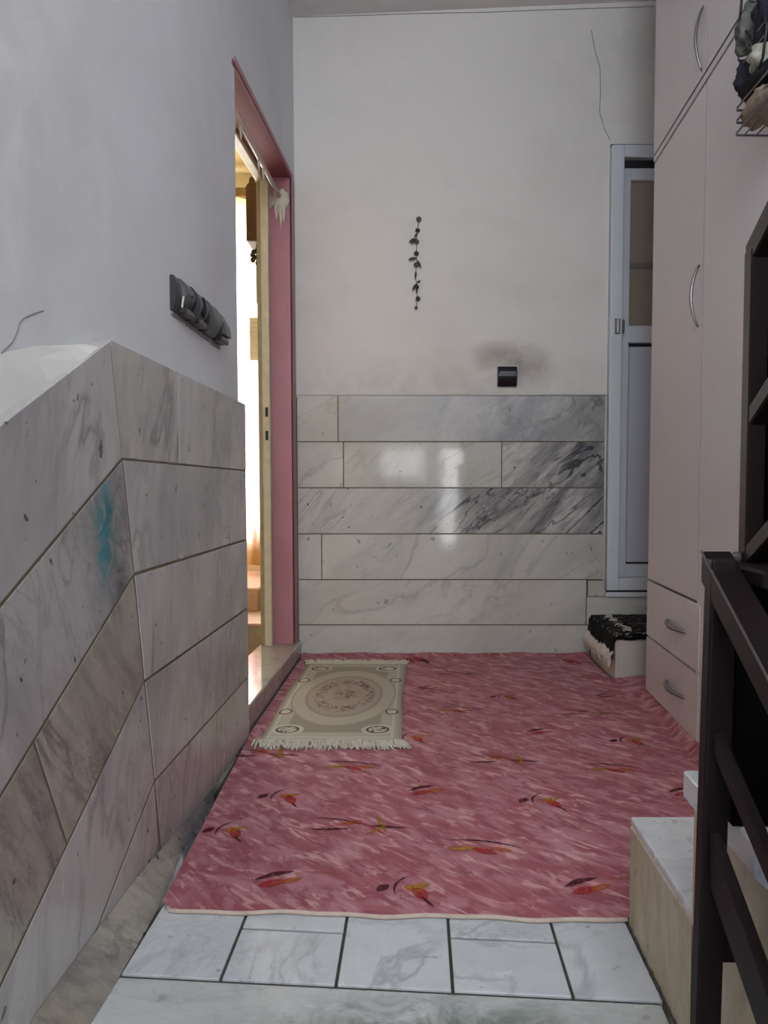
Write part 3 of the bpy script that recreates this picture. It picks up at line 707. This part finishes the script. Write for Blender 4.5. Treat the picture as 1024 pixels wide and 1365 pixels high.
# ---- small beige rug
rg_ = thing('rug', 'small beige rug with floral oval medallion and fringed ends by the doorsill', 'rug', (-.25, 2.62, .01))
RX0, RX1, RY0, RY1 = -.452, -.05, 2.135, 3.085
def rug_mat():
    n = NT('beige_rug_weave'); t = n.n.new('ShaderNodeTexCoord').outputs['Object']
    sp = n.node('ShaderNodeSeparateXYZ'); n.set(sp.inputs[0], t)
    u = n.math('DIVIDE', n.math('SUBTRACT', sp.outputs[0], (RX0+RX1)/2), (RX1-RX0)/2)
    v = n.math('DIVIDE', n.math('SUBTRACT', sp.outputs[1], (RY0+RY1)/2), (RY1-RY0)/2)
    au, av = n.math('ABSOLUTE', u), n.math('ABSOLUTE', v)
    beige, light, grey, tan, dark = lin('b5aea0'), lin('c6bfb2'), lin('9b9386'), lin('a3978a'), lin('43352f')
    bd = n.math('MAXIMUM', n.math('ADD', n.math('MULTIPLY', au, .46), .54), av)     # distance to the border, same in both directions
    el = n.math('SQRT', n.math('ADD', n.math('POWER', n.math('DIVIDE', au, .86), 2.), n.math('POWER', n.math('DIVIDE', av, .72), 2.)))
    col = grey
    def band(x, a, b):      # 1 inside [a, b]
        return n.math('MULTIPLY', n.math('GREATER_THAN', x, a), n.math('LESS_THAN', x, b))
    col = n.mix(band(bd, .855, .935), col, beige); col = n.mix(band(bd, .935, .955), col, light); col = n.mix(band(bd, .955, 2), col, beige)
    col = n.mix(band(bd, .845, .857), col, tan)
    col = n.mix(n.math('LESS_THAN', el, 1.0), col, beige); col = n.mix(band(el, .985, 1.02), col, tan)
    col = n.mix(band(el, .70, .76), col, grey); col = n.mix(n.math('LESS_THAN', el, .70), col, lin('ab9d93'))
    ns = n.noise(t, 26, 3, .5, 1.6)
    vein = n.ramp(n.math('ABSOLUTE', n.math('SUBTRACT', ns, .5)), .016, .036, 1, 0)
    inner = n.math('MULTIPLY', n.ramp(el, .64, .6), n.math('MAXIMUM', n.ramp(n.math('ABSOLUTE', n.math('SUBTRACT', el, .5)), .07, .11, 1, 0), n.ramp(el, .24, .2)))
    col = n.mix(n.math('MULTIPLY', n.math('MULTIPLY', vein, inner), .95), col, dark)
    ns2 = n.noise(t, 40, 2, .5, 1.)
    col = n.mix(n.math('MULTIPLY', n.math('MULTIPLY', n.ramp(ns2, .6, .64), n.ramp(el, .62, .58)), .55), col, lin('9a5f55'))
    # corner rosettes
    cr = n.math('SQRT', n.math('ADD', n.math('POWER', n.math('MULTIPLY', n.math('SUBTRACT', au, .66), .42), 2.), n.math('POWER', n.math('SUBTRACT', av, .80), 2.)))
    col = n.mix(n.math('LESS_THAN', cr, .10), col, light)
    col = n.mix(n.math('MULTIPLY', n.ramp(cr, .075, .07), n.math('MAXIMUM', vein, n.ramp(n.math('ABSOLUTE', n.math('SUBTRACT', cr, .066)), .004, .01, 1, 0))), col, dark)
    # side scrolls
    sc = n.math('SQRT', n.math('ADD', n.math('POWER', n.math('MULTIPLY', n.math('SUBTRACT', au, .84), .6), 2.), n.math('POWER', n.math('SUBTRACT', av, .42), 2.)))
    col = n.mix(n.math('LESS_THAN', sc, .06), col, light); col = n.mix(n.ramp(n.math('ABSOLUTE', n.math('SUBTRACT', sc, .055)), .004, .011, 1, 0), col, dark)
    fz = n.noise(t, 300, 2, .6); col = n.mix(n.ramp(fz, .3, .7, 0, .2), col, lin('807867'))
    n.bump(fz, .3, .003)
    return n.fin(col, .92, spec=.1)
b = MB(); NXr, NYr = 18, 34; top = []
for j in range(NYr+1):
    for i in range(NXr+1):
        x = RX0+(RX1-RX0)*i/NXr; y = RY0+(RY1-RY0)*j/NYr
        x += .004*math.sin(y*9)*(1 if i in (0, NXr) else 1); e = min(i, NXr-i, j, NYr-j)
        top.append((x, y, CT+(.0075 if e > 0 else .004)+.001*noise.noise(Vector((x*14, y*10, 3)))))
b.add(top, [(j*(NXr+1)+i, j*(NXr+1)+i+1, (j+1)*(NXr+1)+i+1, (j+1)*(NXr+1)+i) for j in range(NYr) for i in range(NXr)])
rb = b.build('rug_body', rug_mat(), rg_, smooth=True)
sd = rb.modifiers.new('thick', 'SOLIDIFY'); sd.thickness = .004; sd.offset = -1
for yb, sg in ((RY0, -1), (RY1, 1)):
    fm = MB()
    for i in range(190):
        x = RX0-.004+(RX1-RX0+.008)*(i+random.random()*.8)/190+.004*math.sin(yb*9); ln = random.uniform(.035, .07); dx = random.uniform(-.022, .022)+(.012 if sg < 0 else -.004)
        fm.tube([(x, yb-sg*.004, CT+.006), (x+dx*.4, yb+sg*ln*.5, CT+random.uniform(.005, .013)), (x+dx, yb+sg*ln, CT+random.uniform(.002, .006))], [.003, .0042, .002], 5)
    tag(fm.build('fringe', M['rug_fringe'], rg_), kind='stuff')
settle(rg_)

# ---- switches and sockets in a row on the left wall
def housing(mb, y0, y1, z0, z1, depth, bulge=1.0):
    n_ = 9; pr = []
    for i in range(n_+1):
        t = i/n_; pr.append((PX+.004+depth*math.sin(math.pi*(.12+.76*t))**bulge*(1 if True else 0), z1-(z1-z0)*t))
    poly = [(PX-.001, z1)]+pr+[(PX-.001, z0)]
    return mb.prism(poly, lambda p: (p[0], y0, p[1]), lambda p: (p[0], y1, p[1]))
sw_l = ['black wall light switch with broken cover, leftmost in the row of four', 'black wall socket with an oval opening, second of four in the row',
        'black wall switch with plain rounded cover, third of four in the row', 'black wall switch with slanted rocker, nearest the pink doorway']
for i in range(4):
    y0 = 1.625+.1005*i; y1 = y0+.094; z0, z1 = 1.098-.001*i, 1.172+.001*i
    t_ = thing('light_switch' if i != 1 else 'wall_socket', sw_l[i], 'switch' if i != 1 else 'socket', (PX, (y0+y1)/2, z0), 'black switch row on the left wall')
    MB().box(PX-.001, PX+.004, y0+.004, y1+.001, z0-.008, z1-.004).build('back_plate', plain('pale_back_plate', '8d8a86', .6) if i == 0 else bpy.data.materials['pale_back_plate'], t_, bevel=.001)
    if i == 0:
        housing(MB(), y0+.032, y1, z0+.014, z1, .024).build('cover', M['grey_plastic'], t_, bevel=.002)
        housing(MB(), y0, y0+.03, z0, z1, .012).build('recess', M['black_plastic'], t_, bevel=.002)
        MB().box(PX+.004, PX+.026, y0+.03, y1, z0, z0+.014).build('lower_lip', M['black_plastic'], t_, bevel=.003)
        MB().tube([(PX+.022, y0+.012, z0+.008), (PX+.024, y0+.016, z0+.032)], .002, 6).build('broken_clip', M['putty'], t_)
        MB().ball((PX+.03, y0+.062, z0+.042), .0015, .003, .003).build('indicator', M['seal'], t_)
    elif i == 1:
        housing(MB(), y0, y0+.022, z0, z1, .031).build('side_cheek', M['black_plastic'], t_, bevel=.002)
        housing(MB(), y0+.022, y1, z0+.014, z1, .026).build('cover', M['grey_plastic'], t_, bevel=.002)
        MB().ball((PX+.027, y0+.058, z0+.042), .006, .016, .024, 14, 8).build('oval_opening', M['seal'], t_, smooth=True)
        MB().box(PX+.004, PX+.026, y0+.022, y1, z0, z0+.014).build('lower_lip', M['black_plastic'], t_, bevel=.003)
    elif i == 2:
        housing(MB(), y0, y0+.02, z0, z1, .020).build('side_slot', M['seal'], t_, bevel=.002)
        housing(MB(), y0+.02, y1, z0, z1, .029).build('cover', M['grey_plastic'], t_, bevel=.003)
    else:
        housing(MB(), y0, y0+.03, z0+.006, z1, .024).build('side_cheek', M['black_plastic'], t_, bevel=.002)
        MB().prism([(PX+.004, z0+.016), (PX+.034, z0+.018), (PX+.030, z0+.045), (PX+.010, z1), (PX+.004, z1)], lambda p: (p[0], y0+.03, p[1]), lambda p: (p[0], y1, p[1])).build('rocker', M['grey_plastic'], t_, bevel=.003)
        MB().box(PX+.004, PX+.028, y0+.012, y1-.006, z0, z0+.015).build('lower_lip', M['black_plastic'], t_, bevel=.003)
    settle(t_)

# ---- black socket on the back wall
sk_ = thing('wall_socket', 'black square covered wall socket above the marble on the sooty wall', 'socket', (.378, PY, 1.155))
MB().box(.333, .423, PY-.004, PY+.001, 1.148, 1.243).build('back_plate', M['plaster_ridge'], sk_, bevel=.001)
hs = MB(); n_ = 8
hs.prism([(PY, 1.153)]+[(PY-.006-.026*math.sin(math.pi*(.1+.7*i/n_)), 1.153+.084*i/n_) for i in range(n_+1)]+[(PY, 1.237)], lambda p: (.337, p[0], p[1]), lambda p: (.419, p[0], p[1]))
hs.build('cover', M['black_socket'], sk_, bevel=.003, seg=2)
MB().box(.345, .411, PY-.0345, PY-.03, 1.205, 1.213).build('flap_lip', M['grey_plastic'], sk_, bevel=.001)
settle(sk_)

# ---- garland on the back wall
ga = thing('garland', 'thin string of dried leaves and small flowers hanging on the back wall', 'garland', (0, PY, 1.84))
zf = lambda py: .73+(649-py)*(PY/1028.)
xf = lambda zx: (530+zx/9.1-557)*PY/1025
zz = lambda zy: zf(280+zy/9.1)
line = [(258, 175), (250, 250), (242, 300), (236, 370), (232, 450), (232, 540), (226, 580), (235, 650), (228, 720), (226, 800), (222, 880), (236, 930), (228, 1000), (236, 1060), (246, 1110), (224, 1215)]
MB().tube([(xf(a), PY-.006, zz(b)) for a, b in line], .0013, 5).build('string', M['string'], ga)
def blossom(a, b, r, m='blossom'):
    mb = MB(); c = Vector((xf(a), PY-.009, zz(b)))
    for k in range(6):
        q = k*math.pi/3+.3; mb.ball(c+Vector((math.cos(q)*r*.62, 0, math.sin(q)*r*.62)), r*.46, .005, r*.46, 7, 5)
    mb.ball(c+Vector((0, -.003, 0)), r*.35, .006, r*.35, 7, 5)
    mb.build('blossom', M[m], ga, smooth=True)
for a, b, r, m in ((258, 178, .0115, 'blossom'), (244, 308, .010, 'leaf'), (232, 440, .0105, 'blossom'), (228, 578, .0105, 'leaf'), (228, 712, .011, 'blossom'), (248, 1110, .0105, 'leaf'), (226, 1215, .007, 'blossom')): blossom(a, b, r, m)
def gleaf(a0, b0, a1, b1, w_):
    p, q = Vector((xf(a0), PY-.007, zz(b0))), Vector((xf(a1), PY-.012, zz(b1))); d = (q-p); sd_ = Vector((-d.z, 0, d.x)).normalized()
    mb = MB(); vs_ = []
    for i in range(8):
        t = i/7; c = p+d*t+Vector((0, -.006*math.sin(math.pi*t), 0)); ww = w_*math.sin(math.pi*min(1, t*.95+.03))
        vs_ += [c+sd_*ww, c+Vector((0, -.003, 0)), c-sd_*ww]
    mb.add(vs_, [(3*i+k, 3*i+k+1, 3*i+k+4, 3*i+k+3) for i in range(7) for k in range(2)])
    o = mb.build('leaf', M['leaf'], ga, smooth=True); m_ = o.modifiers.new('t', 'SOLIDIFY'); m_.thickness = .0012
for L_ in ((240, 340, 205, 400, .004), (232, 405, 140, 450, .007), (232, 415, 165, 470, .005), (236, 632, 130, 655, .0065), (240, 655, 285, 755, .005), (226, 780, 216, 890, .0045), (236, 918, 282, 905, .004), (232, 930, 180, 1020, .0055), (232, 940, 256, 1000, .0055), (228, 960, 238, 1060, .004)): gleaf(*L_)
settle(ga)

# ---- curtain rod in the doorway
cr = thing('curtain_rod', 'pale painted curtain rod under the pink lintel with plaster drips', 'rod', (-.56, 3.19, 1.9))
MB().tube([(-.56, 2.21, 1.868), (-.56, 3.19, 1.905)], .0085, 12).build('rod', M['rod'], cr, smooth=True)
bl = MB(); bl.ball((-.557, 3.186, 1.895), .036, .012, .045, 14, 9, .35, 5); bl.ball((-.596, 3.186, 1.888), .022, .008, .025, 9, 6, .3, 2)
for x, l in ((-.575, .05), (-.557, .085), (-.545, .06)): bl.tube([(x, 3.182, 1.87), (x+.002, 3.182, 1.865-l*.6), (x+.001, 3.184, 1.865-l)], [.012, .006, .002], 6)
bl.build('plaster_blob', M['putty'], cr, smooth=True)
for y in (2.42, 2.5, 2.78, 2.86):
    z = 1.868+(y-2.21)*.0378
    MB().tube([(-.562, y, z-.004), (-.563, y+.01, z-.022), (-.563, y+.012, z-.045)], [.006, .004, .0015], 6).build('drip', M['putty'], cr)
settle(cr)

# ---- things of the side room
cu = MB(); n_ = 90; pts = []
for i in range(n_+1):
    x = -1.95+1.1*i/n_; y = 4.60+.018*math.sin(x*55)+.008*math.sin(x*23)
    for z in (.26, .5, .9, 1.5, 2.43): pts.append((x, y, z))
cu.add(pts, [(5*i+k, 5*(i+1)+k, 5*(i+1)+k+1, 5*i+k+1) for i in range(n_) for k in range(4)])
n = NT('sheer_curtain'); sp = n.node('ShaderNodeSeparateXYZ'); n.set(sp.inputs[0], n.coords())
zc = sp.outputs[2]
col = n.mix(n.ramp(zc, 2.15, 2.4), lin('fbfaf8'), lin('e0c88c'))
red = n.math('MULTIPLY', n.ramp(zc, .82, .55), n.ramp(n.noise(n.coords(scale=(1, 1, .35)), 14, 3, .6), .42, .6))
col = n.mix(n.math('MULTIPLY', red, .85), col, lin('d98a8a')); col = n.mix(n.ramp(zc, .5, .34), col, lin('b08a5c'))
tr = n.node('ShaderNodeBsdfTranslucent'); n.set(tr.inputs[0], col); mx = n.node('ShaderNodeMixShader'); mx.inputs[0].default_value = .6
n.fin(col, .9); n.set(mx.inputs[1], n.p.outputs[0]); n.set(mx.inputs[2], tr.outputs[0]); n.set(n.out.inputs[0], mx.outputs[0])
cuo = thing('curtain', 'bright white sheer curtain with pinkish hem glimpsed through the doorway', 'curtain', (-1.4, 4.6, .22))
cu.build('curtain_sheet', n.m, cuo, smooth=True)
MB().box(-2.0, -.905, 4.57, 4.64, 2.42, 2.47).build('curtain_rail', M['valance'], cuo, bevel=.003)
settle(cuo)
ck = thing('wall_clock', 'dark brown wooden wall clock case seen edge-on inside the side room', 'clock', (-.80, 4.1, 1.99))
MB().box(-.877, -.80, 4.0, 4.25, 1.985, 2.255).build('case', M['wood'], ck, bevel=.004)
b = MB(); b.prism([(-.882, 2.255), (-.872, 2.272), (-.862, 2.283), (-.862, 2.30), (-.848, 2.315), (-.834, 2.30), (-.834, 2.283), (-.82, 2.275), (-.80, 2.255)], lambda p: (p[0], 4.01, p[1]), lambda p: (p[0], 4.24, p[1]))
b.build('crest', M['wood'], ck, bevel=.002)
b = MB()
for k in range(7): b.ball((-.845+random.uniform(-.02, .02), 4.05+random.uniform(-.02, .02), 1.955-.011*k), .014, .01, .014, 6, 4)
b.tube([(-.835, 4.05, 1.99), (-.835, 4.05, 1.68)], .002, 5)
b.build('dark_tassel', plain('dark_tassel', '3b3a33', .8), ck)
settle(ck)
lv = thing('wall_vent', 'small cream louvred wall box beside the bright curtain in the side room', 'vent', (-.80, 4.3, 1.42))
MB().box(-.932, -.85, 4.30, 4.42, 1.43, 1.665).build('housing', M['louvre'], lv, bevel=.004)
for k in range(9): MB().box(-.925, -.86, 4.292, 4.302, 1.445+.024*k, 1.457+.024*k).build('slat', M['louvre'], lv)
settle(lv)

# ---- wire rack with bundled cloths, hung on the wardrobe
YF, YN = 1.63, 1.46
XL = .655
wr = thing('wire_rack', 'grey wire rack hung on the wardrobe front, packed with cloths', 'rack', (.70, 1.52, 1.45))
ZB = 1.456
def wloop(z, x0=XL, x1=.728, nm='wire'):
    MB().tube([(x0, YN, z), (x0, YF-.012, z), (x0+.004, YF, z), (x1-.006, YF, z-.001), (x1, YF-.008, z), (x1, YN, z)], .0022, 6).build(nm, M['wire'], wr)
for z in (ZB, ZB+.025, ZB+.05, ZB+.125, ZB+.15, ZB+.172): wloop(z)
for x in (.675, .70): MB().tube([(x, YN, ZB), (x, YF, ZB)], .0018, 5).build('wire', M['wire'], wr)
for y in (YN+.01,): MB().tube([(XL, y, ZB), (XL-.001, y, ZB+.22)], .0022, 6).build('upright', M['wire'], wr)
for y in (YF-.02, YN+.04): MB().tube([(.728, y, ZB), (.73, y, ZB+.23), (wx(y)-.001, y, ZB+.24)], .0028, 6).build('hook', M['wire'], wr)
settle(wr)
def bundle(nm, lb, cat, c, r, col, wob=.5, seed=1, folds=0):
    mb = MB().ball(c, r[0], r[1], r[2], 28, 18, wob, seed, 11)
    o = mb.build(nm, plain(lb.replace(' ', '_')[:24], col, .9, var=.3, scale=45, bump=.6), smooth=True)
    return tag(o, lb, cat, 'cloths bundled in the wire rack')
xm = (XL+.728)/2-.004
bundle('cloth_bundle', 'tan cloth bundle at the bottom of the wire rack', 'cloth', (xm, 1.54, ZB+.022), (.040, .088, .026), '978774', .35, 2)
bundle('cloth_bundle', 'black cloth folded across the middle of the wire rack', 'cloth', (xm, 1.54, ZB+.068), (.042, .09, .022), '131217', .35, 8)
bundle('cloth_bundle', 'dark navy cloth bulging at the far end of the wire rack', 'cloth', (xm-.006, 1.605, ZB+.10), (.036, .03, .042), '1d1e29', .4, 4)
bundle('cloth_bundle', 'crumpled cream cup shaped cloth in the middle of the wire rack', 'cloth', (xm-.010, 1.54, ZB+.11), (.032, .036, .03), 'b4b3a4', .3, 6)
bundle('cloth_bundle', 'grey green knitted cloth near the top of the wire rack', 'cloth', (xm-.006, 1.59, ZB+.188), (.038, .042, .05), '6d6f6a', .5, 9)
bundle('cloth_bundle', 'large dark blue black cloth heaped on top of the wire rack', 'cloth', (xm-.006, 1.508, ZB+.178), (.040, .052, .05), '17172a', .4, 12)
bundle('cloth_bundle', 'dark plum cloth topping the heap in the wire rack', 'cloth', (xm-.006, 1.525, ZB+.262), (.038, .056, .036), '24202c', .4, 15)
cb = MB(); pts = [(XL-.006, 1.56, ZB+.30), (XL-.005, 1.595, ZB+.255), (XL-.006, 1.6, ZB+.215), (XL-.006, 1.575, ZB+.18), (XL-.006, 1.55, ZB+.15), (XL-.006, 1.54, ZB+.115)]
cb.tube(pts, .0028, 8)
cb.tube([(XL-.006, 1.50, ZB+.18), (XL-.006, 1.475, ZB+.13), (XL-.006, 1.49, ZB+.08), (XL-.006, 1.52, ZB+.06)], .0028, 8)
cb.tube([(XL-.008, 1.585, ZB+.31), (XL-.006, 1.555, ZB+.27), (XL-.006, 1.53, ZB+.25)], .0028, 8)
tag(cb.build('cable', M['cable'], smooth=True), 'black cable looped over the front of the wire rack', 'cable')
